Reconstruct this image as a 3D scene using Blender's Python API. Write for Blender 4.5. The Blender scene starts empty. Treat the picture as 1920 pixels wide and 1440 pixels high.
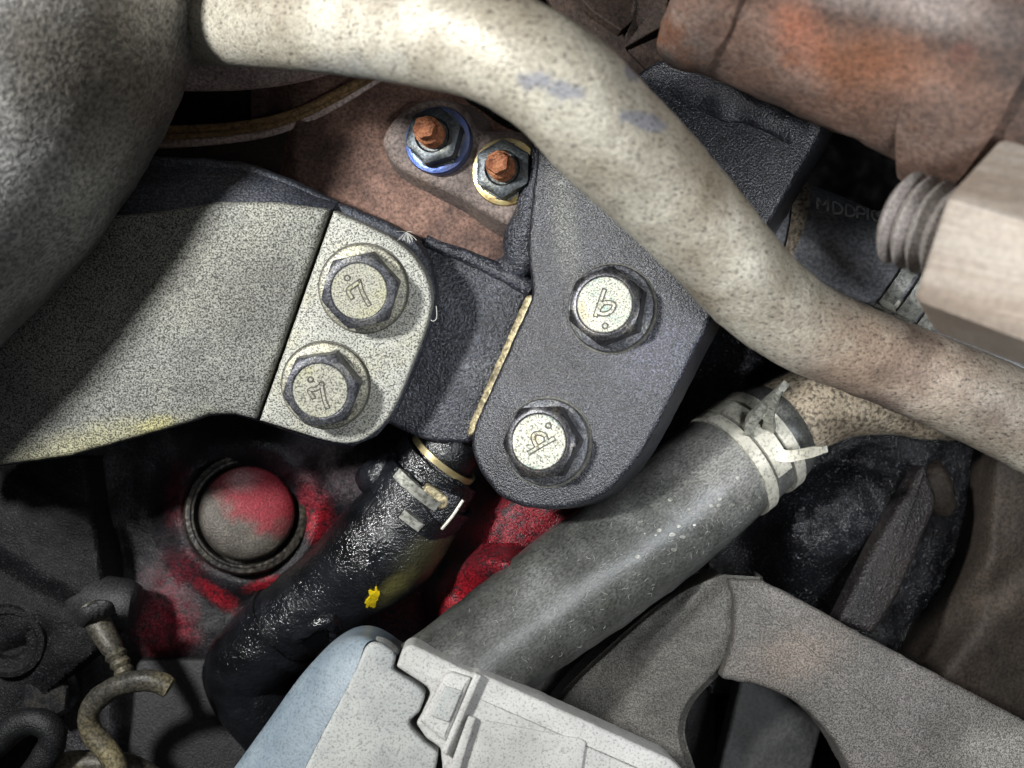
import bpy, bmesh, math, random
from mathutils import Vector, Matrix, noise
from mathutils.bvhtree import BVHTree
random.seed(7)
scene = bpy.context.scene
C = scene.collection
# ------------------------------------------------------------------ camera, world, lamps, exposure
D = 0.300                      # camera height above the bracket face (m)
S = 0.27 / 1920.0              # metres per photo pixel on that face
cam = bpy.data.cameras.new('camera'); camo = bpy.data.objects.new('camera', cam); C.objects.link(camo)
cam.sensor_width = 36.0; cam.lens = 36.0 * D / 0.27; camo.location = (0, 0, D)
cam.clip_start = 0.005; cam.clip_end = 20.0
cam.dof.use_dof = True; cam.dof.focus_distance = 0.303; cam.dof.aperture_fstop = 13.0
scene.camera = camo
world = bpy.data.worlds.new('World'); scene.world = world; world.use_nodes = True
bg = world.node_tree.nodes['Background']
bg.inputs[0].default_value = (0.80, 0.88, 1.0, 1); bg.inputs[1].default_value = 0.04
scene.view_settings.view_transform = 'Standard'; scene.view_settings.look = 'None'
scene.view_settings.gamma = 1.0; scene.view_settings.exposure = 0.0

def lamp(name, kind, loc, target, energy, color, **kw):
    l = bpy.data.lights.new(name, kind); l.energy = energy; l.color = color
    for k, v in kw.items(): setattr(l, k, v)
    o = bpy.data.objects.new(name, l); C.objects.link(o); o.location = loc
    o.rotation_euler = (Vector(target) - Vector(loc)).to_track_quat('-Z', 'Y').to_euler()
    return o
# a hand torch held to the left, a work light and an inspection lamp to the right, and an added soft overhead fill
lamp('hand_torch', 'SPOT', (-0.225, 0.100, 0.29), (-0.005, 0.0, 0), 9.4, (1.0, 1.0, 0.985),
     shadow_soft_size=0.019, spot_size=math.radians(100), spot_blend=0.7)
lamp('work_light', 'SPOT', (0.095, -0.045, 0.37), (0.105, 0.01, 0), 5.0, (0.94, 0.97, 1.0), shadow_soft_size=0.03, spot_size=math.radians(52), spot_blend=1.0)
lamp('inspection_lamp', 'SPOT', (0.235, 0.0, 0.30), (0.045, -0.035, -0.01), 2.6, (0.90, 0.94, 1.0), shadow_soft_size=0.022, spot_size=math.radians(38), spot_blend=1.0)
lamp('soft_fill', 'AREA', (0.25, 0.35, 1.0), (0, 0, 0), 1.1, (1.0, 0.96, 0.92), shape='RECTANGLE', size=0.9, size_y=0.5)

# ------------------------------------------------------------------ geometry helpers (photo pixels, z in mm -> metres)
CAMP = Vector((0, 0, D))
def P(px, py, z=0.0):
    z = z / 1000.0; k = S * (D - z) / D
    return Vector(((px - 960) * k, (720 - py) * k, z))
def RP(r, z=0.0): return r * S * (D - z / 1000.0) / D
class Plane:
    def __init__(s, px, py, z, n): s.p = P(px, py, z); s.n = Vector(n).normalized()
    def hit(s, px, py, off=0.0):
        d = P(px, py, 0) - CAMP; p0 = s.p + s.n * (off / 1000.0)
        return CAMP + d * ((p0 - CAMP).dot(s.n) / d.dot(s.n))
def cr(pts, per=8, closed=False):
    """Catmull-Rom through tuples of any length"""
    n = len(pts); out = []
    rng = range(n) if closed else range(n - 1)
    for i in rng:
        if closed: a, b, c, d = pts[i-1], pts[i], pts[(i+1) % n], pts[(i+2) % n]
        else: a, b, c, d = pts[max(i-1, 0)], pts[i], pts[i+1], pts[min(i+2, n-1)]
        for k in range(per):
            t = k / per
            out.append(tuple(0.5*((2*q) + (-p+r)*t + (2*p-5*q+4*r-s)*t*t + (-p+3*q-3*r+s)*t**3) for p, q, r, s in zip(a, b, c, d)))
    if not closed: out.append(tuple(pts[-1]))
    return out
def rounded(pts, r=12, per=5):
    """polygon with rounded corners; a point may carry its own radius as a third value"""
    n = len(pts); out = []
    for i in range(n):
        p = Vector(pts[i][:2]); a = Vector(pts[i-1][:2]); b = Vector(pts[(i+1) % n][:2])
        rr = pts[i][2] if len(pts[i]) > 2 else r
        la, lb = (a-p).length, (b-p).length
        ra = min(rr, la*0.49); rb = min(rr, lb*0.49)
        if rr <= 0: out.append((p.x, p.y)); continue
        s, e = p + (a-p).normalized()*ra, p + (b-p).normalized()*rb
        for k in range(per+1):
            t = k/per; q = s*(1-t)**2 + p*2*t*(1-t) + e*t*t; out.append((q.x, q.y))
    return out
def dense(pts, step=14):
    out = []; n = len(pts)
    for i in range(n):
        a, b = Vector(pts[i]), Vector(pts[(i+1) % n]); m = max(1, int((b-a).length/step))
        for k in range(m): q = a.lerp(b, k/m); out.append((q.x, q.y))
    return out
class MB:
    def __init__(s): s.v = []; s.f = []; s.m = []
    def add(s, v, f, m=0):
        o = len(s.v); s.v += [Vector(q) for q in v]; s.f += [tuple(i+o for i in q) for q in f]; s.m += [m]*len(f); return s
    def mesh(s, name, mats, smooth=35, recalc=True):
        me = bpy.data.meshes.new(name); me.from_pydata(s.v, [], s.f)
        for m in (mats if isinstance(mats, (list, tuple)) else [mats]): me.materials.append(m)
        me.polygons.foreach_set('material_index', s.m)
        bm = bmesh.new(); bm.from_mesh(me)
        if recalc:
            bmesh.ops.remove_doubles(bm, verts=bm.verts, dist=2e-7)
            bmesh.ops.recalc_face_normals(bm, faces=bm.faces)
        for q in bm.faces: q.smooth = True
        big = [q for q in bm.faces if len(q.verts) > 6]
        for q in big: q.smooth = False
        if big: bmesh.ops.triangulate(bm, faces=big, quad_method='BEAUTY', ngon_method='BEAUTY')
        bm.to_mesh(me); bm.free()
        me.set_sharp_from_angle(angle=math.radians(smooth)); me.update()
        return me
def rough_verts(verts, amp, sc, seed=0.0, center=None):
    """shake vertices along a smooth 3-D noise (mm, 1/m)"""
    for v in verts:
        q = v*sc + Vector((seed, seed*1.7, -seed))
        v += Vector((noise.fractal(q, 1.0, 2.0, 3), noise.fractal(q+Vector((31.4, 0, 0)), 1.0, 2.0, 3), noise.fractal(q+Vector((0, 17.2, 5)), 1.0, 2.0, 3)))*(amp/1000.0)
def sweep(path, n=28, per=10, rfun=None, caps=True, mb=None, m=0, closed=False, world=False, flat=None):
    """path of (px,py,z_mm,r_px) -> tube. rfun(t, angle) scales the radius; flat=(a,b) makes an elliptical section"""
    pts = path if world else [tuple(P(a, b, c)) + (RP(r, c),) for a, b, c, r in path]
    pts = cr(pts, per, closed)
    pos = [Vector(q[:3]) for q in pts]; rad = [q[3] for q in pts]; N = len(pos)
    up = None; verts = []; faces = []
    for i in range(N):
        t = (pos[(i+1) % N if closed else min(i+1, N-1)] - pos[i-1 if (closed or i > 0) else 0]).normalized()
        if up is None:
            up = Vector((0, 0, 1)) if abs(t.z) < 0.9 else Vector((1, 0, 0))
        u = (up - t*up.dot(t)).normalized(); w = t.cross(u); up = u
        for k in range(n):
            a = 2*math.pi*k/n; r = rad[i]*(rfun(i/(N-1), a) if rfun else 1.0)
            fa, fb = flat or (1, 1)
            verts.append(pos[i] + u*(math.cos(a)*r*fa) + w*(math.sin(a)*r*fb))
    for i in range(N if closed else N-1):
        j = (i+1) % N
        for k in range(n):
            faces.append((i*n+k, i*n+(k+1) % n, j*n+(k+1) % n, j*n+k))
    if caps and not closed:
        faces.append(tuple(range(n-1, -1, -1))); faces.append(tuple((N-1)*n+k for k in range(n)))
    mb = mb or MB(); mb.add(verts, faces, m); return mb
def plate(outline, plane, thick, bev=0.8, steps=4, off=0.0, mb=None, m=0, jit=0.0, mtop=None, inset_lower=0.0):
    """outline of photo pixels lying on a plane -> slab (thickness along the plane's normal, mm) with a rounded edge"""
    pts = [plane.hit(x, y, off) for x, y in outline]
    area = sum(a.x*b.y - b.x*a.y for a, b in zip(pts, pts[1:]+pts[:1]))
    if area < 0: pts.reverse()
    n = plane.n; L = len(pts); inn = []
    for i in range(L):
        t = (pts[(i+1) % L]-pts[i-1])
        t = t.normalized() if t.length > 1e-9 else Vector((1, 0, 0))
        inn.append(n.cross(t).normalized())
    rings = [(inset_lower, thick)] + [(bev*(1-math.cos(math.pi/2*k/steps)), bev*(1-math.sin(math.pi/2*k/steps))) for k in range(steps+1)]
    v = []; f = []
    for ins, drop in rings:
        b = [p + q*(ins/1000) for p, q in zip(pts, inn)]
        for _ in range(8):                                  # no folded-over corners
            for i in range(L):
                j = (i+1) % L
                if (b[j]-b[i]).dot(pts[j]-pts[i]) < 0: b[i] = b[j] = (b[i]+b[j])/2
        for p, q in zip(pts, b):
            w = q - n*(drop/1000)
            if jit:
                e = Vector((noise.noise(p*700), noise.noise(p*700+Vector((9, 9, 9))), 0))*(jit/1000); w += e-n*e.dot(n)
            v.append(w)
    R = len(rings)
    for r in range(R-1):
        for i in range(L): j = (i+1) % L; f.append((r*L+i, r*L+j, (r+1)*L+j, (r+1)*L+i))
    f.append(tuple(range(L-1, -1, -1)))
    mb = mb or MB(); mb.add(v, f, m)
    o = len(mb.v)-len(v); mb.f.append(tuple(o+(R-1)*L+i for i in range(L))); mb.m.append(m if mtop is None else mtop)
    return mb
def loft(rings, mb=None, m=0, cap=True, closed=True):
    v = [q for r in rings for q in r]; L = len(rings[0]); f = []
    for r in range(len(rings)-1):
        for i in range(L if closed else L-1): j = (i+1) % L; f.append((r*L+i, r*L+j, (r+1)*L+j, (r+1)*L+i))
    if cap: f.append(tuple(range(L-1, -1, -1))); f.append(tuple((len(rings)-1)*L+i for i in range(L)))
    mb = mb or MB(); mb.add(v, f, m); return mb
def field(x0, x1, y0, y1, nx, ny, zf, skirt=None):
    """relief of photo-pixel grid: zf(px,py)->mm"""
    v = []; f = []
    for j in range(ny+1):
        for i in range(nx+1):
            px = x0+(x1-x0)*i/nx; py = y0+(y1-y0)*j/ny
            v.append(P(px, py, zf(px, py)))
    for j in range(ny):
        for i in range(nx):
            a = j*(nx+1)+i; f.append((a, a+nx+1, a+nx+2, a+1))
    mb = MB(); mb.add(v, f)
    if skirt is not None:
        rim = [i for i in range(nx+1)] + [j*(nx+1)+nx for j in range(1, ny+1)] + [ny*(nx+1)+i for i in range(nx-1, -1, -1)] + [j*(nx+1) for j in range(ny-1, 0, -1)]
        o = len(mb.v); mb.v += [Vector((v[i].x, v[i].y, skirt/1000)) for i in rim]; L = len(rim)
        for k in range(L): mb.f.append((rim[k], rim[(k+1) % L], o+(k+1) % L, o+k)); mb.m.append(0)
        mb.f.append(tuple(o+k for k in range(L))); mb.m.append(0)
    return mb
def ss(a, b, x):
    t = min(1, max(0, (x-a)/(b-a))); return t*t*(3-2*t)
def bump(px, py, cx, cy, rx, ry, h, ang=0.0, p=2.0):
    dx, dy = px-cx, py-cy; c, s = math.cos(ang), math.sin(ang)
    u, w = (dx*c+dy*s)/rx, (-dx*s+dy*c)/ry
    return h*math.exp(-((u*u+w*w)**(p/2)))
def fn(px, py, sc, seed=0): return noise.fractal(Vector((px/sc, py/sc, seed)), 1.0, 2.0, 4)
def frame(c, n, ang=0.0):
    n = Vector(n).normalized(); u = Vector((1, 0, 0)); u = (u-n*u.dot(n)).normalized(); w = n.cross(u)
    M = Matrix((u, w, n)).transposed().to_4x4(); M.translation = c
    return M @ Matrix.Rotation(ang, 4, 'Z')
def lathe(prof, n=48, rf=None, mb=None, m=0, mats=None):
    """prof of (r,z) mm in local space; rf(r, k, angle) may reshape a ring"""
    v = []; f = []; mi = []
    for k, (r, z) in enumerate(prof):
        for i in range(n):
            a = 2*math.pi*i/n; q = rf(r, k, a) if rf else r
            v.append(Vector((q*math.cos(a), q*math.sin(a), z))/1000)
    mb = mb or MB(); L = len(prof); o = len(mb.v)
    mb.v += v
    for k in range(L-1):
        for i in range(n):
            mb.f.append((o+k*n+i, o+k*n+(i+1) % n, o+(k+1)*n+(i+1) % n, o+(k+1)*n+i)); mb.m.append(mats[k] if mats else m)
    mb.f.append(tuple(o+i for i in range(n-1, -1, -1))); mb.m.append(m)
    mb.f.append(tuple(o+(L-1)*n+i for i in range(n))); mb.m.append(mats[-1] if mats else m)
    return mb
def ribbon(pts, w, h, mb, m=0, z=0.0):
    """flat raised stroke along 2-D points (metres, local), width w and height h in mm"""
    pts = [Vector((p[0], p[1], z/1000)) for p in pts]; L = len(pts); v = []; f = []
    for i in range(L):
        t = (pts[min(i+1, L-1)]-pts[max(i-1, 0)]).normalized(); s = Vector((-t.y, t.x, 0))*(w/2000)
        e = t*(w/2000)*(-1 if i == 0 else 1 if i == L-1 else 0)*0.8
        p = pts[i]+e; top = Vector((0, 0, h/1000))
        v += [p-s, p-s*0.8+top, p+s*0.8+top, p+s]
    for i in range(L-1):
        a = 4*i
        for k in range(3): f.append((a+k, a+k+1, a+k+5, a+k+4))
    f += [(0, 1, 2, 3), tuple(4*(L-1)+k for k in (3, 2, 1, 0))]
    mb.add(v, f, m)

# ------------------------------------------------------------------ object helpers
def tag(o, label=None, cat=None, group=None, kind=None):
    if label: o['label'] = label
    if cat: o['category'] = cat
    if group: o['group'] = group
    if kind: o['kind'] = kind
    return o
def thing(name, label, cat, loc, group=None, M=None):
    o = bpy.data.objects.new(name, None); C.objects.link(o); o.empty_display_size = 0.005
    o.matrix_world = M if M is not None else Matrix.Translation(Vector(loc))
    return tag(o, label, cat, group)
def part(name, mb, mats, parent=None, local=False, smooth=35, kind=None, label=None, recalc=True):
    me = mb if isinstance(mb, bpy.types.Mesh) else mb.mesh(name, mats, smooth, recalc)
    o = bpy.data.objects.new(name, me); C.objects.link(o)
    if parent is not None:
        o.parent = parent
        if not local:
            M = parent.matrix_basis.copy(); q = parent.parent
            o.matrix_parent_inverse = Matrix.Identity(4) if parent.type == 'MESH' else M.inverted()
    if kind: o['kind'] = kind
    if label: o['label'] = label
    return o
def bvh_of(mb): return BVHTree.FromPolygons(mb.v, mb.f)
def on(bvh, px, py, lift=0.0):
    d = (P(px, py, 0)-CAMP).normalized(); h, n, i, t = bvh.ray_cast(CAMP, d)
    if h is None: return None
    if n.dot(d) > 0: n = -n
    return h + n*(lift/1000), n

# ------------------------------------------------------------------ materials
def lin(h):
    h = h.lstrip('#'); c = [int(h[i:i+2], 16)/255 for i in (0, 2, 4)]
    return tuple(x/12.92 if x <= 0.04045 else ((x+0.055)/1.055)**2.4 for x in c) + (1,)
class Mat:
    def __init__(s, name, rand=False):
        s.mat = bpy.data.materials.new(name); s.mat.use_nodes = True; s.t = s.mat.node_tree; s.t.nodes.clear()
        s.out = s.n('ShaderNodeOutputMaterial'); s.b = s.n('ShaderNodeBsdfPrincipled'); s.t.links.new(s.b.outputs[0], s.out.inputs[0])
        tc = s.n('ShaderNodeTexCoord'); s.co = tc.outputs['Object']
        if rand:
            oi = s.n('ShaderNodeObjectInfo'); va = s.n('ShaderNodeVectorMath'); va.operation = 'ADD'
            s.t.links.new(s.co, va.inputs[0]); s.t.links.new(oi.outputs['Random'], va.inputs[1]); s.co = va.outputs[0]
    def n(s, k): return s.t.nodes.new(k)
    def set(s, inp, v):
        if isinstance(v, bpy.types.NodeSocket): s.t.links.new(v, inp)
        else: inp.default_value = v
    def noise(s, scale, detail=2.0, rough=0.5, dist=0.0, stretch=None, rot=None):
        k = s.n('ShaderNodeTexNoise'); k.inputs['Scale'].default_value = scale; k.inputs['Detail'].default_value = detail
        k.inputs['Roughness'].default_value = rough; k.inputs['Distortion'].default_value = dist
        co = s.co
        if stretch:
            mp = s.n('ShaderNodeMapping'); mp.vector_type = 'TEXTURE'; s.t.links.new(co, mp.inputs[0])
            mp.inputs['Scale'].default_value = stretch
            if rot: mp.inputs['Rotation'].default_value = rot
            co = mp.outputs[0]
        s.t.links.new(co, k.inputs['Vector']); return k.outputs[0]
    def vor(s, scale, feature='F1', rnd=1.0):
        k = s.n('ShaderNodeTexVoronoi'); k.feature = feature; k.inputs['Scale'].default_value = scale; k.inputs['Randomness'].default_value = rnd
        s.t.links.new(s.co, k.inputs['Vector']); return k.outputs['Distance']
    def ramp(s, fac, stops):
        k = s.n('ShaderNodeValToRGB'); e = k.color_ramp.elements
        while len(e) < len(stops): e.new(0.5)
        for q, (p, c) in zip(e, stops):
            q.position = p; q.color = c if isinstance(c, tuple) else lin(c) if isinstance(c, str) else (c, c, c, 1)
        s.t.links.new(fac, k.inputs[0]); return k.outputs[0]
    def mix(s, fac, a, b, blend='MIX'):
        k = s.n('ShaderNodeMix'); k.data_type = 'RGBA'; k.blend_type = blend
        for i, v in ((0, fac), (6, a), (7, b)):
            s.set(k.inputs[i], lin(v) if isinstance(v, str) else v)
        return k.outputs[2]
    def math(s, op, a, b=0.0, clamp=False):
        k = s.n('ShaderNodeMath'); k.operation = op; k.use_clamp = clamp; s.set(k.inputs[0], a); s.set(k.inputs[1], b); return k.outputs[0]
    def spot(s, c, rx, ry, soft=0.5, ang=0.0, wob=0.5, wsc=120):
        """1 inside a blot round point c (radii in m), ragged by noise"""
        a = s.n('ShaderNodeVectorMath'); a.operation = 'SUBTRACT'; s.t.links.new(s.co, a.inputs[0]); a.inputs[1].default_value = c
        mp = s.n('ShaderNodeMapping'); mp.vector_type = 'TEXTURE'; s.t.links.new(a.outputs[0], mp.inputs[0])
        mp.inputs['Rotation'].default_value = (0, 0, ang); mp.inputs['Scale'].default_value = (rx, ry, max(rx, ry)*3)
        l = s.n('ShaderNodeVectorMath'); l.operation = 'LENGTH'; s.t.links.new(mp.outputs[0], l.inputs[0])
        w = s.math('MULTIPLY', s.math('SUBTRACT', s.noise(wsc, 4, 0.6), 0.5), wob*2)
        d = s.math('ADD', l.outputs['Value'], w)
        k = s.n('ShaderNodeMapRange'); k.interpolation_type = 'SMOOTHSTEP'; s.t.links.new(d, k.inputs[0])
        k.inputs[1].default_value = 1-soft; k.inputs[2].default_value = 1.0+soft*0.3; k.inputs[3].default_value = 1; k.inputs[4].default_value = 0
        return k.outputs[0]
    def done(s, col, rough=0.6, metal=0.0, bumps=(), spec=0.5, coat=0.0):
        s.set(s.b.inputs['Base Color'], lin(col) if isinstance(col, str) else col); s.set(s.b.inputs['Roughness'], rough)
        s.set(s.b.inputs['Metallic'], metal); s.set(s.b.inputs['Specular IOR Level'], spec)
        if coat: s.b.inputs['Coat Weight'].default_value = coat; s.b.inputs['Coat Roughness'].default_value = 0.2
        nrm = None
        for h, st, dist in bumps:
            k = s.n('ShaderNodeBump'); k.inputs['Strength'].default_value = st; k.inputs['Distance'].default_value = dist/1000
            s.t.links.new(h, k.inputs['Height'])
            if nrm is not None: s.t.links.new(nrm, k.inputs['Normal'])
            nrm = k.outputs[0]
        if nrm is not None: s.t.links.new(nrm, s.b.inputs['Normal'])
        return s.mat
def grainy(name, tones, big=40, grain=1100, lo=0.35, hi=1.4, cut=(0.38, 0.62), rough=0.6, metal=0.0, bump_mm=0.35, bst=0.8, spec=0.4, spots=(), rand=False, big_bump=None, stretch=None, detail=4, wear=False):
    """mottled paint with fine speckle: tones over a broad noise, multiplied by a sharp grain that also drives the relief"""
    m = Mat(name, rand)
    c = m.ramp(m.noise(big, detail, 0.6), [(0.30 + 0.4*i/max(1, len(tones)-1), t) for i, t in enumerate(tones)])
    for (px, py, z, rx, ry, col, soft, ang, amt) in spots:
        k = m.spot(P(px, py, z), RP(rx, z), RP(ry, z), soft, ang)
        if wear: k = m.math('MULTIPLY', k, m.ramp(m.noise(420, 5, 0.7), [(0.40, 0.15), (0.50, 1.0)]))
        c = m.mix(m.math('MULTIPLY', k, amt), c, col)
    g = m.noise(grain, 2, 0.6, stretch=stretch)
    c = m.mix(1.0, c, m.ramp(g, [(cut[0], lo), (cut[1], hi)]), 'MULTIPLY')
    b = [(g, bst, bump_mm)]
    if big_bump: b.insert(0, (m.noise(big_bump[0], 4, 0.6), big_bump[1], big_bump[2]))
    return m.done(c, rough, metal, b, spec)

A45 = math.pi/4
MT = {}
MT['bracket_grey'] = grainy('dusty_grey_casting', ['626360', '7c7d78', '8b8b82'], 40, 2250, 0.18, 1.6, (0.38, 0.62), 0.62, 0.25, 0.25, 0.7,
    spots=[(150, 840, 0, 240, 45, '9b9878', 0.9, 0.25, 0.7), (285, 797, 0, 45, 18, 'a9a472', 0.8, 0.3, 0.7), (400, 520, 0, 220, 160, '77756c', 0.9, 0, 0.5)])
MT['pad_grey'] = grainy('dusty_machined_pad', ['8f8f88', 'a0a098', '9d9b88'], 60, 2250, 0.18, 1.4, (0.36, 0.56), 0.6, 0.2, 0.22, 0.7)
MT['bracket_dark'] = grainy('soot_dark_casting', ['2e3036', '3d4048', '4b4d52'], 60, 1700, 0.5, 1.9, (0.42, 0.68), 0.5, 0.2, 0.4, 0.9)
MT['bolt_side'] = grainy('bolt_side', ['3a3c42', '55565a', '6b6a66'], 160, 1900, 0.45, 1.5, (0.4, 0.62), 0.45, 0.5, 0.2, 0.6, rand=True)
MT['bolt_face'] = grainy('bolt_dusty_face', ['87867f', '989789', '989672'], 60, 2250, 0.3, 1.4, (0.36, 0.56), 0.6, 0.15, 0.2, 0.6, rand=True)
MT['bolt_flange'] = grainy('bolt_flange', ['7d7c74', '9a988a', 'aaa78f'], 160, 1900, 0.35, 1.5, (0.38, 0.60), 0.5, 0.4, 0.2, 0.6, rand=True)
MT['bolt_dark'] = grainy('bolt_oily_side', ['26262a', '3a3a3c', '524e48'], 200, 2000, 0.5, 1.8, (0.4, 0.66), 0.33, 0.6, 0.1, 0.5, rand=True)
MT['face_teal'] = grainy('bolt_zinc_face', ['5f8078', '98988c', 'a3a294', '8f8468'], 150, 2250, 0.3, 1.35, (0.36, 0.55), 0.5, 0.3, 0.2, 0.6,
    spots=[], rand=True)
MT['mark'] = grainy('mark_shade_and_dirt', ['4b4a44', '626057'], 160, 1200, 0.6, 1.3, rough=0.7, bump_mm=0.1)  # paints the shade line round the numerals; also dirt at the flange foot
MT['plate_black'] = grainy('black_powder_coat', ['15161a', '212227', '2f3036'], 30, 2100, 0.35, 3.6, (0.46, 0.74), 0.36, 0.2, 0.26, 1.0, spec=0.7,
    spots=[(1230, 660, 5, 120, 80, '3a3c48', 0.9, 0.3, 0.7), (1110, 380, 5, 90, 90, '303236', 0.9, 0, 0.6), (1060, 420, 0, 30, 160, '55574f', 0.9, 0.1, 0.5)])
MT['ledge_black'] = grainy('black_oily_ledge', ['1c1d22', '30323a', '4a4c50'], 70, 1300, 0.4, 1.9, (0.42, 0.68), 0.38, 0.1, 0.6, 1.0, spec=0.6)
MT['bare_edge'] = grainy('bare_worn_edge', ['8d8468', 'a89c7c', '6a6250'], 130, 900, 0.5, 1.35, rough=0.45, metal=0.5, bump_mm=0.2)
def oily(name, base='08090b', tone='1b1c21', sc=1700, rough=0.17, bmm=0.3, spots=(), bst=1.0, spec=0.7):
    m = Mat(name); c = m.ramp(m.noise(70, 4), [(0.35, base), (0.7, tone)])
    for (px, py, z, rx, ry, col, soft, ang, amt) in spots:
        c = m.mix(m.math('MULTIPLY', m.spot(P(px, py, z), RP(rx, z), RP(ry, z), soft, ang), amt), c, col)
    g = m.noise(sc, 2, 0.55); r = m.ramp(m.noise(140, 3), [(0.35, rough*0.8), (0.7, rough*1.9)])
    return m.done(c, r, 0, [(m.noise(110, 3), 0.35, 0.8), (m.noise(sc*0.4, 2), 0.5, 0.6), (g, bst, bmm)], spec)
MT['oil_black'] = oily('oil_wet_black')
def gritty(name, a, b, sc=1350, rough=0.26, bmm=0.9, spec=0.7, fleck=0.55):
    m = Mat(name); g = m.noise(sc, 2, 0.6); c = m.ramp(m.noise(70, 4), [(0.35, a), (0.7, b)])
    c = m.mix(m.ramp(g, [(0.60, 0.0), (0.70, fleck)]), c, '6a6b70')
    return m.done(c, rough, 0, [(g, 1.0, bmm)], spec)
MT['oil_grit'] = gritty('oil_wet_grit', '08090b', '1b1c20')
MT['brown_grit'] = gritty('brown_oily_grit', '181516', '282220', 1350, 0.45, 0.6, 0.35)
MT['dark_grit'] = gritty('dark_oily_grit', '08080a', '141416', 1900, 0.5, 0.4, 0.18, 0.3)
MT['oil_hose'] = oily('oil_soaked_rubber', '0a0b0d', '1a1b1f', 1700, 0.17, 0.28,
    spots=[(800, 1030, -30, 75, 45, '3b3a28', 0.8, 0.75, 0.8), (745, 1090, -30, 60, 24, '6d683c', 0.8, 0.8, 0.7)])
MT['oil_dust'] = grainy('oily_dust_black', ['08090a', '0f1012', '171719'], 60, 1900, 0.35, 2.2, (0.42, 0.70), 0.55, 0, 0.3, 1.0, spec=0.4)
RED = '8f1826'
MT['block'] = grainy('sooty_engine_block', ['131316', '1e1d20', '302b2e'], 55, 1800, 0.35, 2.1, (0.40, 0.68), 0.36, 0, 0.45, 1.0, spec=0.4, wear=True,
    spots=[(590, 955, -60, 34, 75, RED, 0.5, 0.15, 0.95), (400, 1120, -60, 60, 24, RED, 0.7, -0.7, 0.8), (300, 1180, -60, 70, 80, '7c1c2b', 0.8, 0.2, 0.85),
           (330, 1080, -60, 80, 50, '641c28', 0.9, 0.4, 0.6), (335, 930, -60, 40, 70, '5c1a24', 0.9, 0.0, 0.7), (500, 1095, -60, 50, 16, RED, 0.6, 0.3, 0.8),
           (985, 1000, -45, 190, 120, '741520', 0.6, 0.7, 0.9), (902, 1110, -45, 95, 70, '8f1823', 0.4, 0.5, 1.0), (760, 1150, -60, 90, 60, '5a1a25', 0.8, 0.3, 0.8),
           (650, 880, -60, 160, 70, '4a3c42', 0.9, 0.2, 0.8), (380, 1290, -60, 130, 90, '2c2b2d', 0.8, 0.3, 0.7), (735, 850, -50, 26, 22, '5a3440', 0.7, 0, 0.8)])
MT['block_grey'] = grainy('sooty_grey_cover', ['161618', '212122', '2d2c2d'], 40, 1700, 0.5, 1.7, (0.42, 0.68), 0.55, 0, 0.35, 0.8, spec=0.4)
MT['casting_grey'] = None
m = Mat('rough_cast_iron')
g = m.noise(900, 3, 0.6); c = m.ramp(m.noise(26, 4, 0.65), [(0.3, '676664'), (0.5, '9c9b99'), (0.72, 'b4b3b2')])
c = m.mix(m.spot(P(140, 120, 60), RP(190, 60), RP(180, 60), 0.9), c, '6a665f')
c = m.mix(1.0, c, m.ramp(g, [(0.36, 0.45), (0.64, 1.4)]), 'MULTIPLY')
MT['casting_grey'] = m.done(c, 0.36, 0.25, [(m.noise(200, 3), 0.25, 0.7), (g, 0.9, 0.45)], 0.6)
# zinc pipe
m = Mat('aged_coolant_pipe')
c = m.ramp(m.noise(34, 5, 0.62), [(0.30, '7d7362'), (0.46, 'a0998a'), (0.58, 'bab5a6'), (0.74, 'b5b4ae')])
c = m.mix(m.spot(P(1620, 690, 10), RP(330, 10), RP(190, 10), 0.9, 0.45), c, m.ramp(m.noise(60, 5, 0.6), [(0.35, '75655a'), (0.6, 'a08b79'), (0.75, 'b8a795')]))
c = m.mix(m.math('MULTIPLY', m.spot(P(1860, 770, 8), RP(200, 8), RP(120, 8), 0.9, -0.4), 0.75), c, '5e5046')
c = m.mix(m.spot(P(520, 130, 60), RP(260, 60), RP(45, 60), 0.9, -0.1), c, '8d9296')
for (x, y, z, a, b) in ((1055, 185, 75, 42, 22), (1200, 235, 70, 58, 17), (1330, 322, 50, 19, 15), (1190, 130, 75, 18, 24), (1005, 165, 75, 40, 20), (1520, 530, 20, 40, 24)):
    c = m.mix(m.math('MULTIPLY', m.spot(P(x, y, z), RP(a, z), RP(b, z), 0.4, -0.1, 0.9, 330), 0.85), c, '80828a')
pit = m.noise(850, 3, 0.6, stretch=(1.0, 0.6, 1)); c = m.mix(1.0, c, m.ramp(pit, [(0.30, 0.25), (0.44, 0.95), (0.62, 1.1)]), 'MULTIPLY')
p2 = m.noise(1500, 2, 0.5); c = m.mix(0.6, c, m.ramp(p2, [(0.36, 0.6), (0.6, 1.12)]), 'MULTIPLY')
MT['pipe'] = m.done(c, m.ramp(m.noise(90, 3), [(0.3, 0.38), (0.7, 0.62)]), 0.15, [(pit, 0.6, 0.35), (p2, 0.5, 0.12)], 0.5)
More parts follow.
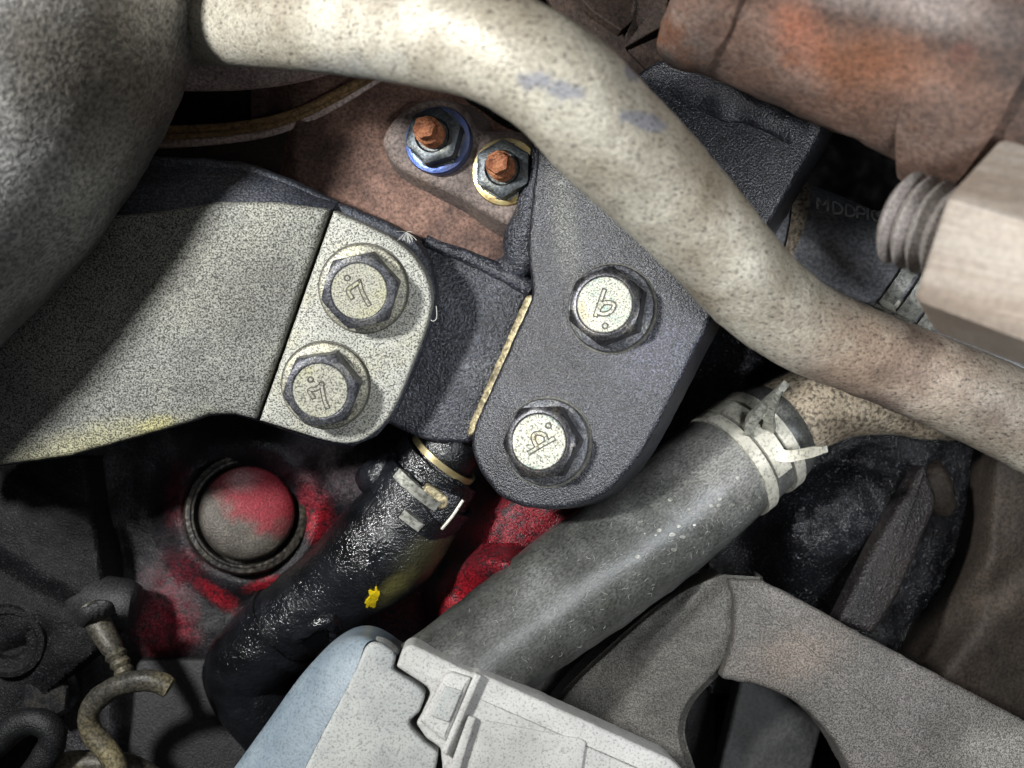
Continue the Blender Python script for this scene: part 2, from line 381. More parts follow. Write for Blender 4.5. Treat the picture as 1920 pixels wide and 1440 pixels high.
# rust
def rusty(name, tones, sc=34, gr=700, big=0.8, spots=(), lo=0.45):
    m = Mat(name); c = m.ramp(m.noise(sc, 6, 0.66, 0.3), [(0.28+0.46*i/(len(tones)-1), t) for i, t in enumerate(tones)])
    for (px, py, z, rx, ry, col, soft, ang, amt) in spots:
        c = m.mix(m.math('MULTIPLY', m.spot(P(px, py, z), RP(rx, z), RP(ry, z), soft, ang, 0.6, 70), amt), c, col)
    g = m.noise(gr, 4, 0.65); c = m.mix(1.0, c, m.ramp(g, [(0.34, lo), (0.62, 1.35)]), 'MULTIPLY')
    return m.done(c, 0.72, 0.1, [(m.noise(190, 4), 0.5, big), (g, 0.8, 0.35)], 0.35)
MT['rust_pipe'] = rusty('rusty_exhaust_steel', ['282220', '463831', '5b463c', '62524a', '664330', '6d6059', '524239'], 22, 900, 0.5, lo=0.6, spots=[(1640, 110, 75, 170, 70, '75482e', 0.9, -0.3, 0.6), (1720, 0, 80, 190, 60, '847a75', 0.9, -0.3, 0.8), (1300, 110, 70, 90, 110, '33302e', 0.9, 0, 0.75), (1880, 50, 80, 40, 60, '4a403c', 0.6, 0, 0.8), (1800, 100, 80, 24, 26, '4a3028', 0.6, 0, 0.8), (1520, 40, 80, 50, 90, '94543a', 0.9, 0.8, 0.5), (1400, 160, 60, 140, 40, '3a302b', 0.9, -0.2, 0.7), (1720, 250, 60, 180, 45, '43342d', 0.9, -0.35, 0.6)])
MT['manifold'] = rusty('heat_browned_iron', ['382c28', '57443d', '7d6155', '9c7c6d'], 45, 1100, 0.5)
MT['manifold_boss'] = rusty('heat_greyed_iron', ['4c423e', '6f645f', '8a7a6f'], 80, 1100, 0.4)
MT['manifold_dark'] = rusty('soot_brown_iron', ['1c1512', '2f241e', '43332a'], 60, 900, 0.4)
MT['manifold_pink'] = rusty('pinkish_scaled_iron', ['a8948c', 'c4b0a8', 'd4c4bc'], 50, 1100, 0.3)
MT['gasket'] = rusty('gasket_edge', ['5c4836', '917550', 'a88c64'], 90, 900, 0.2)
MT['shield_brown'] = rusty('dull_brown_shield', ['1f1b18', '2c2621', '3a322b', '453a31'], 30, 1000, 0.4)
MT['rust_stud'] = rusty('orange_rusted_stud', ['4a2e22', '7d4c34', 'a06a48', 'b98d6e'], 260, 1300, 0.3)
MT['nut'] = grainy('dark_nut_steel', ['2f3436', '43474a', '55564f'], 150, 1300, 0.6, 1.4, rough=0.42, metal=0.6, bump_mm=0.1, rand=True)
def temper(name, tones):
    m = Mat(name); c = m.ramp(m.noise(130, 3), [(0.3+0.4*i/(len(tones)-1), t) for i, t in enumerate(tones)])
    g = m.noise(1200, 2); return m.done(c, 0.32, 0.7, [(g, 0.4, 0.12)], 0.5)
MT['washer_blue'] = temper('heat_blued_steel', ['2b3560', '45588c', '50587a', '66749a'])
MT['washer_gold'] = temper('heat_golden_steel', ['6f5a3c', '9a875a', 'b8ab80', '83644a'])
# hoses
m = Mat('grey_dusty_rubber')
c = m.ramp(m.noise(38, 4, 0.6), [(0.3, '2e2f2d'), (0.5, '484946'), (0.72, '666765')])
c = m.mix(m.math('MULTIPLY', m.spot(P(1380, 850, -5), RP(150, 0), RP(130, 0), 0.9), 0.7), c, '82817d')
c = m.mix(m.math('MULTIPLY', m.spot(P(1130, 1130, -15), RP(210, 0), RP(70, 0), 0.9, 0.7), 0.5), c, '35352e')
g = m.noise(1700, 3, 0.6, stretch=(1.5, 0.8, 1), rot=(0, 0, 0.67)); c = m.mix(0.9, c, m.ramp(g, [(0.36, 0.45), (0.62, 1.45)]), 'MULTIPLY')
c = m.mix(m.ramp(m.noise(240, 3), [(0.70, 0.0), (0.76, 0.3)]), c, '8a8a82')
c = m.mix(m.spot(P(915, 1232, -5), RP(8, 0), RP(8, 0), 0.3, 0, 0.4, 400), c, '8fb5a8')
MT['hose_grey'] = m.done(c, 0.36, 0, [(g, 0.5, 0.14)], 0.5)
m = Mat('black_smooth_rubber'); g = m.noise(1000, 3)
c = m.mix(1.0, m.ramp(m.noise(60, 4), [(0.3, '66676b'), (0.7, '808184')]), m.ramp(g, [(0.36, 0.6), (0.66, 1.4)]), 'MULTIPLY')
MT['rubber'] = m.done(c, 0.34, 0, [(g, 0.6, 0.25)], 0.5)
MT['tube_grey'] = grainy('dusty_tube_metal', ['75695a', '8f8371', 'a19787'], 60, 900, 0.35, 1.35, (0.36, 0.58), 0.6, 0.2, 0.35, 0.9)
MT['clamp'] = grainy('dusty_spring_steel', ['98968b', 'b0ada0', 'bdbaad'], 120, 900, 0.55, 1.2, (0.30, 0.50), 0.5, 0.3, 0.15, 0.5)
MT['clamp_dark'] = grainy('grey_spring_steel', ['66665f', '85857d', '9a9a92'], 120, 800, 0.5, 1.25, (0.34, 0.56), 0.45, 0.4, 0.2, 0.6)
MT['letter'] = grainy('moulded_letter_edge', ['cacaca', 'dcdcd8'], 120, 900, 0.7, 1.2, rough=0.5, bump_mm=0.1)
MT['arm_grey'] = grainy('dusty_arm_light_pool', ['42403d', '5d5a56', '777370'], 22, 2300, 0.42, 1.5, (0.38, 0.64), 0.6, 0.15, 0.4, 0.9,
    spots=[(1500, 1230, -10, 120, 70, '7c6d61', 0.9, 0.3, 0.4), (1880, 1420, -10, 130, 90, 'a5a29a', 0.9, 0.3, 0.7)])  # the pale patch at the far end is a painted pool of light
MT['web_grey'] = grainy('dusty_cast_web', ['3a3936', '504e4a', '66635c'], 40, 2300, 0.4, 1.5, (0.38, 0.64), 0.6, 0.1, 0.35, 0.9)
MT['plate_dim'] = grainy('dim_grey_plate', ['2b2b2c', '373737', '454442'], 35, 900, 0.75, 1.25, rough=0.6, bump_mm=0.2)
MT['box_white'] = grainy('dusty_pale_plastic', ['8f8f8b', 'a2a19e', 'b0b0ac'], 60, 1800, 0.6, 1.15, (0.30, 0.48), 0.7, 0, 0.2, 0.6)
MT['box_lid'] = grainy('dusty_lid_top', ['858888', '9a9c99', 'aaaaa5'], 50, 1800, 0.6, 1.15, (0.32, 0.50), 0.65, 0, 0.2, 0.6)
MT['box_blue'] = grainy('blue_grey_plastic', ['5a666f', '69757e', '838d93'], 50, 1600, 0.75, 1.15, (0.32, 0.52), 0.4, 0, 0.1, 0.5)
m = Mat('reflection_streak_steel')
st = m.noise(90, 6, 0.7, 0.2, stretch=(11, 1, 11), rot=(0, 0, -0.37)); c = m.ramp(st, [(0.30, '75685d'), (0.45, '8c8074'), (0.58, '9b9288'), (0.74, 'a29d92')])  # streaks of reflected surroundings painted into the steel's colour
c = m.mix(0.5, c, m.ramp(m.noise(700, 2), [(0.35, 0.75), (0.6, 1.1)]), 'MULTIPLY')
MT['fitting'] = m.done(c, 0.5, 0.35, [(st, 0.3, 0.6)], 0.5)
MT['thread'] = grainy('dull_thread_steel', ['6d6763', '857f7b', '78706b'], 80, 1500, 0.6, 1.25, rough=0.6, metal=0.2, bump_mm=0.1)
MT['floor'] = oily('dark_bay_floor', '050607', '0d0e10', 300, 0.6, 0.5, spec=0.2)
MT['yellow'] = grainy('yellow_paint', ['c9a90c', 'dcc31a'], 200, 900, 0.7, 1.2, rough=0.5, bump_mm=0.2)
MT['lint'] = Mat('white_lint').done('b8b8b2', 0.7)
MT['lint_dim'] = Mat('grey_lint').done('a6a6a0', 0.7)
MT['white'] = Mat('white_plastic').done('dcdcd6', 0.6)
MT['plug_steel'] = grainy('dirty_plug_steel', ['3a342e', '55504a', '6b655c'], 90, 1800, 0.6, 1.3, (0.38, 0.64), 0.5, 0.3, 0.3, 0.9,
    spots=[(478, 922, -45, 112, 74, '8c2d37', 0.4, -0.6, 0.95), (440, 900, -45, 40, 36, 'a98d8c', 0.8, 0, 0.8)])
MT['plug_dark'] = grainy('dirty_plug_rim', ['161413', '2b2824', '453f36'], 130, 800, 0.4, 1.8, (0.40, 0.66), 0.45, 0.2, 0.4, 1.0)
MT['wire'] = grainy('tarnished_wire', ['2b2a28', '434037', '6a624a'], 60, 1100, 0.5, 1.5, rough=0.5, metal=0.2, bump_mm=0.2)

# ================================================================== SETTING
fl = part('engine_bay_floor', field(-1200, 3100, -900, 2400, 40, 32, lambda x, y: -150+6*fn(x, y, 300)), MT['floor'], kind='structure')

# ================================================================== ENGINE BLOCK
def zblock(x, y):
    z = -66 + 3.5*fn(x, y, 260, 3) + 0.9*fn(x, y, 60, 9)
    z += 7*math.exp(-((math.hypot(x-462, y-962)-128)/34)**2)                    # boss round the plug
    z += bump(x, y, 900, 1112, 104, 72, 28, -0.55, 8) + bump(x, y, 1000, 990, 150, 110, 36, -0.6, 5)
    z += bump(x, y, 640, 880, 230, 80, 7, 0.3, 4)
    z -= 8*ss(1200, 1290, y)*ss(560, 470, x)*ss(200, 260, x)
    z -= 26*ss(1060, 1280, x)
    return z
mb = field(120, 1340, 760, 1640, 190, 140, zblock, skirt=-110)
blk = thing('engine_block', 'sooty black cast engine block with worn red paint showing in patches, behind the oily hose', 'engine block', P(700, 1100, -66))
part('block_casting', mb, MT['block'], blk, recalc=False)
# round plug
M = frame(P(462, 964, -60), (0.30, 0.22, 1))
plug = thing('core_plug', 'round steel core plug with red paint on its raised face, set in the engine block', 'plug', None, M=M)
part('rim', lathe([(19.0, -6), (19.2, 2.5), (18.6, 4.0), (17.4, 4.2), (16.9, 3.4), (16.3, 3.4), (15.8, 2.0), (15.4, -4)], 64), MT['plug_dark'], plug, local=True)
o = part('raised_face', lathe([(14.6, -5), (14.6, 4.6), (14.3, 5.9), (13.6, 6.8), (11.5, 7.7), (8, 8.5), (4, 8.9), (0.6, 9.0)], 64), MT['plug_steel'], plug)
o.data.transform(M)

# dark casting in the lower left corner
def zpump(x, y):
    z = -52 + 1.2*fn(x, y, 180, 5) + 0.25*fn(x, y, 30, 2)
    d = (x*0.5 + (y-900)*0.87)
    z += 6*ss(120, 60, abs((y-960)-(x*0.55))) - 45*ss(200, 310, x+0.15*(1200-y))
    z += bump(x, y, 60, 1180, 150, 90, 7, 0.4, 3) - bump(x, y, 40, 1230, 26, 70, 5, 0.9)
    z -= 26*ss(0, 26, (y-1262)+(x-130)*0.85) * ss(330, 300, x)
    return z
pump = thing('pump_housing', 'dark dusty cast housing in the corner beneath the grey bracket', 'housing', P(120, 1150, -52))
part('housing_casting', field(-160, 350, 860, 1560, 100, 130, zpump, skirt=-110), MT['dark_grit'], pump, recalc=False)
mb = sweep([(-60, 985, -49, 9), (20, 1018, -48, 10), (80, 1050, -48, 10), (128, 1090, -48, 9), (160, 1128, -48, 8)], 12, 6); rough_verts(mb.v, 0.4, 250)
part('cast_seam', mb, MT['dark_grit'], pump)
Mb = frame(P(22, 1196, -50), (0.1, -0.1, 1))
o = part('bolt_boss', lathe([(11.5, -8), (11.5, 3.5), (10.9, 4.4), (9.2, 4.6), (8.4, 3.8), (5.6, 3.6), (5.2, 1.0), (1, 0.8)], 40), MT['dark_grit'], pump); o.data.transform(Mb)
Mb = frame(P(95, 1290, -60), (0.2, -0.1, 1), 0.4)
o = part('hex_plug', lathe([(9, -6), (9, 3), (8, 3.6), (6.8, 3.8), (6.8, 8), (6.2, 8.8), (2, 9)], 36, lambda r_, k, a: r_ if k not in (4, 5) else r_*0.95/math.cos((a % (math.pi/3))-math.pi/6)), MT['bolt_dark'], pump); o.data.transform(Mb)
part('end_boss', sweep([(60, 1096, -70, 46), (130, 1114, -58, 46), (190, 1126, -50, 47), (235, 1133, -48, 47), (254, 1135, -48, 40), (260, 1136, -48, 26)], 28, 4), MT['block_grey'], pump)
mb = MB()
for k in range(3): sweep([(148+13*k, 1165-6*k, -32, 15), (160+13*k, 1152-6*k, -28, 15), (176+12*k, 1150-6*k, -28, 13), (186+10*k, 1162-6*k, -32, 12)], 10, 5, mb=mb, flat=(0.5, 1))
part('ribbed_collar', mb, MT['block_grey'], pump)
neck = part('rod', sweep([(168, 1140, -36, 26), (194, 1186, -33, 23), (214, 1222, -31, 20), (232, 1258, -30, 17), (240, 1285, -30, 15)], 18, 5, rfun=lambda t, a: 1+0.12*math.sin(t*60)*(0.45 < t < 0.8)), MT['wire'], pump)
wire = sweep([(318, 1290, -24, 19), (296, 1279, -24, 20), (262, 1276, -24, 20), (222, 1286, -25, 20), (186, 1308, -26, 20), (166, 1340, -27, 20), (172, 1372, -28, 21), (196, 1402, -28, 22), (219, 1436, -28, 22), (225, 1480, -29, 22), (210, 1540, -30, 22)], 18, 7)
rough_verts(wire.v, 0.25, 220)
tag(part('bent_wire_hook', wire, MT['wire']), 'thick tarnished wire bent into an open hook with a bare golden tip', 'wire')
w2 = sweep([(-40, 1420, -30, 26), (-5, 1392, -28, 26), (30, 1362, -27, 26), (66, 1352, -26, 26), (94, 1366, -26, 26), (98, 1395, -27, 26), (80, 1425, -28, 26), (50, 1470, -30, 26)], 18, 7)
rough_verts(w2.v, 0.3, 200, 4)
tag(part('wire_loop', w2, MT['oil_dust']), 'dark closed wire loop at the bottom left corner of the housing', 'wire')
w3 = sweep([(60, 1452, -36, 24), (110, 1436, -36, 24), (170, 1432, -37, 24), (240, 1438, -38, 24), (300, 1470, -40, 24)], 16, 6)
rough_verts(w3.v, 0.3, 200, 8)
tag(part('wire_crossbar', w3, MT['wire']), 'short horizontal wire behind the foot of the open hook', 'wire')
cover = plate(dense(rounded([(255, 1235), (420, 1235), (480, 1330), (490, 1350), (470, 1500), (230, 1500)], 20)), Plane(350, 1350, -62, (0.05, 0.1, 1)), 12, 1.5, jit=0.15)
tag(part('flat_cover', cover, MT['block_grey']), 'flat dark grey cover plate between the wire hook and the pale box', 'cover')

# ================================================================== EXHAUST MANIFOLD
man = thing('exhaust_manifold', 'heat browned cast iron exhaust manifold between the pale pipe and the grey bracket', 'manifold', P(650, 280, -30))
def zman(x, y):
    # a rounded casting running from upper left to lower right, lower edge rolling away
    d = ((y-300)-(x-620)*0.52)*0.887                       # px below the ridge line
    z = -27 + 0.00035*(-abs(d)**1.9) + 1.2*fn(x, y, 120, 6)
    z -= 10*ss(560, 500, x)
    return z
part('manifold_casting', field(470, 1060, 90, 580, 110, 90, zman, skirt=-60), MT['manifold'], man, recalc=False)
pl = Plane(870, 300, -16, (-0.16, 0.04, 1))
part('stud_boss', plate(dense(cr([(716, 262), (744, 214), (792, 186), (838, 184), (876, 204), (898, 240), (940, 242), (985, 250), (1022, 300), (1020, 390), (985, 428), (930, 412), (862, 372), (800, 342), (742, 312)], 6, True), 20), pl, 16, 2.2, inset_lower=-3), MT['manifold_boss'], man)
sh = part('upper_shell', sweep([(180, 36, 0, 130), (320, 40, 0, 130), (450, 36, 0, 132), (560, 12, 0, 138), (680, -44, 0, 150)], 40, 8, flat=(0.5, 1)), MT['manifold_pink'], man)
part('dark_runner', sweep([(150, 150, -52, 100), (300, 150, -50, 100), (450, 130, -50, 100), (570, 95, -50, 100), (700, 40, -50, 100)], 36, 8), MT['manifold_dark'], man)
for k, (dy, mt, r) in enumerate(((0, 'gasket', 7), (14, 'gasket', 6), (27, 'manifold_pink', 9))):
    part('gasket_edge', sweep([(200, 246+dy, -24-2*k, r), (300, 243+dy, -24-2*k, r), (400, 239+dy*0.9, -24-2*k, r), (490, 228+dy*0.85, -24-2*k, r), (560, 208+dy*0.8, -24-2*k, r), (620, 180+dy*0.75, -24-2*k, r), (680, 148+dy*0.6, -24-2*k, r), (730, 118+dy*0.5, -24-2*k, r)], 10, 6, flat=(0.7, 1.0)), MT[mt], man)
part('flange_face', plate(dense([(200, 268), (420, 258), (520, 244), (602, 226), (592, 330), (480, 330), (200, 320)]), Plane(500, 280, -31, (0.1, -0.5, 1)), 14, 0.6), MT['manifold_dark'], man)

mb = sweep([(690, 150, -50, 55), (790, 160, -48, 50), (860, 185, -44, 42), (940, 205, -40, 40), (1040, 262, -38, 40), (1100, 330, -38, 40)], 24, 7)
rough_verts(mb.v, 1.0, 160)
tag(part('oily_rail', mb, MT['oil_grit']), 'black oil speckled bar behind the two rusty studs, under the pale pipe', 'bar')

# studs with nuts
def make_stud(label, c, n, ang, mwash, first=None):
    M = frame(c, n, ang)
    t = thing('stud_with_nut', label, 'stud', None, 'rusty studs with flanged nuts', M=M)
    part('washer', lathe([(9.4, -2), (9.5, 0.5), (9.2, 1.2), (8.6, 1.35), (7.6, 1.6), (5, 1.6)], 56), MT[mwash], t, local=True)
    def hexr(r, k, a): return (r if k in (0, 4, 5, 6) else min(r/math.cos((a % (math.pi/3))-math.pi/6), 8.5 if k < 3 else 7.9))
    part('nut', lathe([(8.0, 1.5), (7.0, 1.7), (7.0, 5.4), (7.0, 6.1), (6.5, 6.5), (4.9, 6.6), (4.3, 5.8)], 60, hexr), MT['nut'], t, local=True)
    prof = []
    for k in range(15): prof.append((3.75 - (0.35 if k % 2 else 0), 5.5+0.42*k))
    prof += [(3.2, 12.0)]
    s = part('stud_shank', lathe(prof, 32), MT['rust_stud'], t, local=True)
    def tx(r, k, a): return r*(1+0.08*math.cos(6*a+0.4)) if k < 4 else r
    part('torx_tip', lathe([(2.9, 11.5), (2.95, 14.2), (2.8, 14.9), (2.3, 15.1), (1.4, 14.6)], 36, tx), MT['rust_stud'], s, local=True)
    return t
make_stud('rusty tipped stud with a nut on a heat blued washer', P(822, 264, -15), (-0.20, 0.04, 1), 0.25, 'washer_blue')
make_stud('rusty tipped stud with a nut on a golden washer, beside the black plate', P(949, 323, -14), (-0.16, 0.0, 1), 0.5, 'washer_gold')

# ================================================================== BLACK PLATE BRACKET
PB = Plane(1080, 700, 3, (-0.30, 0.06, 1))
bb = thing('black_bracket', 'black powder coated bracket plate running under the pale pipe, with a worn bare edge', 'bracket', P(1080, 700, 0))
out = [(1010, 246, 10), (1240, 108, 14), (1440, 160, 10), (1560, 214, 14), (1470, 372, 0), (1336, 594, 30), (1205, 850, 60), (1130, 938, 60), (1030, 962, 60), (930, 938, 50), (880, 850, 40), (886, 800, 20), (998, 552, 16), (985, 470, 40)]
part('plate', plate(dense(rounded(out, 20), 12), PB, 15, 1.6, jit=0.25, inset_lower=-0.5), MT['plate_black'], bb)
PE = Plane(935, 680, -7.0, (-0.62, 0.2, 1))
part('worn_edge', plate(dense(rounded([(984, 556), (996, 552), (1001, 560), (896, 800), (886, 816), (874, 816), (880, 792)], 5), 10), PE, 6, 0.5, jit=0.3), MT['bare_edge'], bb)
PL = Plane(850, 640, -15, (-0.12, 0.05, 1))
part('ledge', plate(dense(rounded([(560, 360), (720, 418), (820, 452, 30), (925, 494, 20), (1003, 532, 20), (990, 560), (890, 830), (800, 830, 40), (700, 780), (560, 700)], 20), 14), PL, 14, 1.6, jit=0.4), MT['ledge_black'], bb)
mb = sweep([(1022, 240, -9, 20), (1016, 320, -11, 28), (1004, 400, -13, 40), (990, 450, -14, 46), (976, 492, -16, 40), (940, 510, -19, 26)], 28, 8); rough_verts(mb.v, 0.9, 120)
part('cast_fillet', mb, MT['ledge_black'], bb)
mb = sweep([(800, 454, -16, 12), (870, 480, -15.5, 13), (930, 506, -15, 15), (985, 534, -13.5, 17), (1004, 548, -11, 16)], 14, 6); rough_verts(mb.v, 0.5, 200)
part('weld_bead', mb, MT['ledge_black'], bb)
# raised lumps of the plate's upper end, beyond the pipe
mb = sweep([(1240, 150, 2, 40), (1330, 168, 8, 48), (1430, 200, 13, 44), (1500, 250, 16, 28)], 22, 7, flat=(0.35, 1)); rough_verts(mb.v, 0.7, 180)
part('cast_swelling', mb, MT['plate_black'], bb)

# ================================================================== GREY BRACKET
PG = Plane(650, 640, 1.0, (0.0, -0.17, 1))
gb = thing('grey_bracket', 'dusty grey cast bracket arm with a machined bolt pad, reaching in from the left', 'bracket', P(600, 640, 0))
edge_low = [(483, 791), (440, 780), (392, 781), (345, 797), (255, 823), (130, 858), (0, 876), (-140, 884)]
out = [(-140, 240), (262, 291), (380, 298), (469, 309), (555, 343), (634, 380), (722, 416), (776, 446), (806, 490), (819, 545), (812, 600), (780, 690), (744, 775), (707, 818), (662, 838), (610, 833), (560, 818)] + edge_low
part('core', plate(dense(out, 12), PG, 8, 1.2, off=-8.0, jit=0.2), MT['bracket_dark'], gb)
up = [(-140, 420), (150, 410), (250, 402), (356, 388), (412, 378), (525, 380), (617, 393)]
arm = up + [(478, 787)] + [(x, y-2) for x, y in edge_low[1:]]
part('arm', plate(dense(arm, 12), PG, 7.9, 1.5, jit=0.15), MT['bracket_grey'], gb)
lowr = [(-140, 240), (120, 268), (262, 291), (380, 298), (469, 309), (555, 343), (634, 380)]
ra = [PG.hit(x, y+10, -1.2) for x, y in cr(up, 6)]; rb = [PG.hit(x, y, -9.5) for x, y in cr(lowr, 6)]
rm = [a.lerp(b, 0.5)+PG.n*0.0012 for a, b in zip(ra, rb)]; rc = [q-PG.n*0.004 for q in rb]
mb = loft([ra, rm, rb, rc], cap=False, closed=False); rough_verts(mb.v, 0.5, 150)
part('sloped_shoulder', mb, MT['bracket_dark'], gb, smooth=60)
pad = [(625, 396), (680, 420), (742, 452), (784, 492), (808, 545), (805, 596), (774, 685), (738, 769), (702, 812), (660, 832), (611, 827), (561, 812), (486, 789)]
part('bolt_pad', plate(dense(cr(pad[:1]+pad[1:-1], 4)+[pad[-1]], 10), PG, 7.9, 1.0, off=0.25, jit=0.12), MT['pad_grey'], gb)

# ================================================================== FLANGE BOLTS
HEXR = 8.9
def bolt_meshes(tag_, msides, mface, mflange):
    def rf(r, k, a):
        if k in (0, 6, 7, 8, 9, 10): return r
        return min(HEXR/math.cos((a % (math.pi/3))-math.pi/6), r)
    fl = lathe([(11.9, -1.5), (11.9, 0.12), (11.4, 0.16), (11.4, 1.3), (11.1, 1.75), (10.6, 1.9), (9.2, 2.3), (7, 2.3)], 72, mats=[1, 1, 1, 0, 0, 0, 0]).mesh('flange', [MT[mflange], MT['mark']], 25)
    hd = lathe([(9.6, 1.8), (10.3, 2.0), (10.3, 6.4), (10.05, 7.4), (9.6, 8.1), (8.9, 8.6), (7.9, 8.95), (7.4, 8.95), (7.1, 8.75)], 96, rf).mesh('hex_head', [MT[msides]], 28)
    fc = lathe([(7.0, 8.2), (7.0, 8.8), (6.85, 8.98), (4, 9.02)], 60).mesh('head_face', [MT[mface]])
    return fl, hd, fc
GREYB = bolt_meshes('grey', 'bolt_side', 'bolt_face', 'bolt_flange')
DARKB = bolt_meshes('dark', 'bolt_dark', 'face_teal', 'bolt_side')
def crop(pts, x0, y0, s): return [(x0+x/s, y0+y/s) for x, y in pts]
def make_bolt(label, c, n, ang, meshes, strokes, dot, group):
    M = frame(c, n, ang); t = thing('flange_bolt', label, 'bolt', None, group, M=M)
    for nm, me in zip(('flange', 'hex_head'), meshes[:2]): part(nm, me, None, t, local=True)
    f = part('head_face', meshes[2], None, t, local=True)
    inv = M.inverted(); top = Plane(0, 0, 0, n); top.p = c + Vector(n).normalized()*0.00902; top.n = Vector(n).normalized()
    mk = MB()
    for st in strokes:
        q = [inv @ top.hit(x, y) for x, y in cr(st, 4)]
        ribbon(q, 1.55, 0.05, mk, 1, 9.0); ribbon(q, 0.75, 0.16, mk, 0, 9.0)
    q = inv @ top.hit(*dot)
    ring = [(q.x+0.0007*math.cos(a*math.pi/5), q.y+0.0007*math.sin(a*math.pi/5)) for a in range(11)]
    ribbon(ring, 0.5, 0.1, mk, 1, 9.0)
    part('raised_mark', mk, [MT['bolt_face' if meshes is GREYB else 'face_teal'], MT['mark']], f, local=True)
    return t
make_bolt('dusty grey flange bolt stamped 7, the upper of two on the grey pad', PG.hit(682, 541, 0.3), PG.n, math.radians(12), GREYB,
    [crop([(850, 735), (815, 665), (865, 620), (925, 580)], 500, 420, 5.333), crop([(925, 580), (950, 665), (985, 740), (1020, 800)], 500, 420, 5.333)], crop([(805, 540)], 500, 420, 5.333)[0], 'grey flange bolts')
make_bolt('dusty grey flange bolt stamped 7, the lower of two on the grey pad', PG.hit(611, 722, 0.3), PG.n, math.radians(8), GREYB,
    [crop([(570, 770), (535, 705), (600, 690), (665, 640)], 480, 600, 5.333), crop([(655, 640), (668, 720), (685, 800), (712, 870)], 480, 600, 5.333)], crop([(545, 597)], 480, 600, 5.333)[0], 'grey flange bolts')
make_bolt('dark bolt with a pale teal tinted face marked b, upper on the black plate', PB.hit(1147, 579, 0.2), PB.n, math.radians(20), DARKB,
    [crop([(850, 480), (800, 625), (750, 770)], 1000, 470, 6.4), crop([(790, 650), (870, 625), (945, 630), (970, 665), (930, 730), (860, 760), (790, 750), (785, 700), (815, 660)], 1000, 470, 6.4)], crop([(862, 903)], 1000, 470, 6.4)[0], 'dark flange bolts')
make_bolt('dark bolt with a worn pale face marked 6, lower on the black plate', PB.hit(1027, 829, 0.2), PB.n, math.radians(2), DARKB,
    [crop([(600, 820), (740, 735), (880, 660)], 900, 720, 6.4), crop([(690, 760), (650, 690), (640, 620), (700, 590), (780, 620), (800, 690)], 900, 720, 6.4)], crop([(820, 500)], 900, 720, 6.4)[0], 'dark flange bolts')

# ================================================================== PALE COOLANT PIPE
pts = [(180, 50, -16, 80), (330, 36, 0, 84), (480, 30, 26, 94), (640, 36, 48, 102), (800, 58, 62, 105), (930, 88, 70, 107), (1044, 155, 70, 110), (1134, 246, 64, 112), (1232, 342, 55, 106), (1330, 446, 45, 97), (1415, 542, 34, 92), (1510, 612, 25, 87), (1610, 656, 18, 83), (1720, 700, 12, 83), (1850, 756, 8, 86), (2000, 830, 6, 90)]
pm = sweep(pts, 56, 12); rough_verts(pm.v, 0.18, 260)
tag(part('coolant_pipe', pm, MT['pipe'], smooth=60), 'pale mottled beige metal pipe curving across the whole engine bay', 'pipe')

# ================================================================== FOREGROUND CASTING, UPPER LEFT
cm = sweep([(170, -330, 22, 290), (112, -160, 24, 295), (62, -30, 26, 300), (18, 100, 26, 300), (-58, 232, 24, 300), (-195, 385, 22, 305), (-380, 560, 20, 310)], 120, 26, flat=(1.2, 1.0))
for v in cm.v:
    pass
rough_verts(cm.v, 0.8, 50, 2); rough_verts(cm.v, 0.15, 330, 6)
tag(part('cast_elbow', cm, MT['casting_grey'], smooth=80), 'large rough grey cast iron elbow filling the upper left foreground', 'casting')

# ================================================================== RUSTY EXHAUST PIPE, UPPER RIGHT
rp = thing('exhaust_pipe', 'thick rusty brown exhaust pipe out of focus at the upper right', 'pipe', P(1600, 60, 55))
mb = sweep([(1312, -132, 48, 180), (1322, -128, 48, 218), (1346, -118, 48, 240), (1386, -102, 48, 249), (1430, -84, 48, 246), (1480, -62, 49, 236), (1530, -40, 50, 233), (1620, 2, 52, 238), (1740, 52, 54, 242), (1880, 112, 56, 248), (2100, 200, 58, 250)], 80, 14); rough_verts(mb.v, 1.3, 70, 3)
part('pipe_body', mb, MT['rust_pipe'], rp, smooth=60)
mb = sweep([(1815, 92, 54, 244), (1830, 98, 54, 262), (1850, 106, 55, 268), (1900, 128, 56, 268)], 72, 5); rough_verts(mb.v, 0.8, 90, 7)
part('end_collar', mb, MT['rust_pipe'], rp, smooth=60)

# heat shield panels behind, top middle
hs = thing('heat_shield', 'dark brown folded heat shield seen between the pale pipe and the rusty pipe', 'heat shield', P(1180, 40, -10))
for q, n in (([(1040, -60), (1180, -60), (1212, 18), (1165, 58), (1110, 20)], (0.2, 0.3, 1)), ([(1190, -60), (1262, -60), (1246, 46), (1170, 90), (1172, 62), (1218, 20)], (-0.3, 0.1, 1)), ([(1176, 94), (1246, 52), (1260, 90), (1330, 150), (1230, 150)], (0.1, -0.3, 1))):
    part('panel', plate(dense(rounded(q, 5), 12), Plane(1190, 40, -8, n), 3, 0.5), MT['manifold_dark'], hs)
part('backing', plate(dense([(980, -90), (1340, -90), (1340, 230), (1150, 230)]), Plane(1190, 40, -16, (0, 0, 1)), 3, 0.5), MT['manifold_dark'], hs)

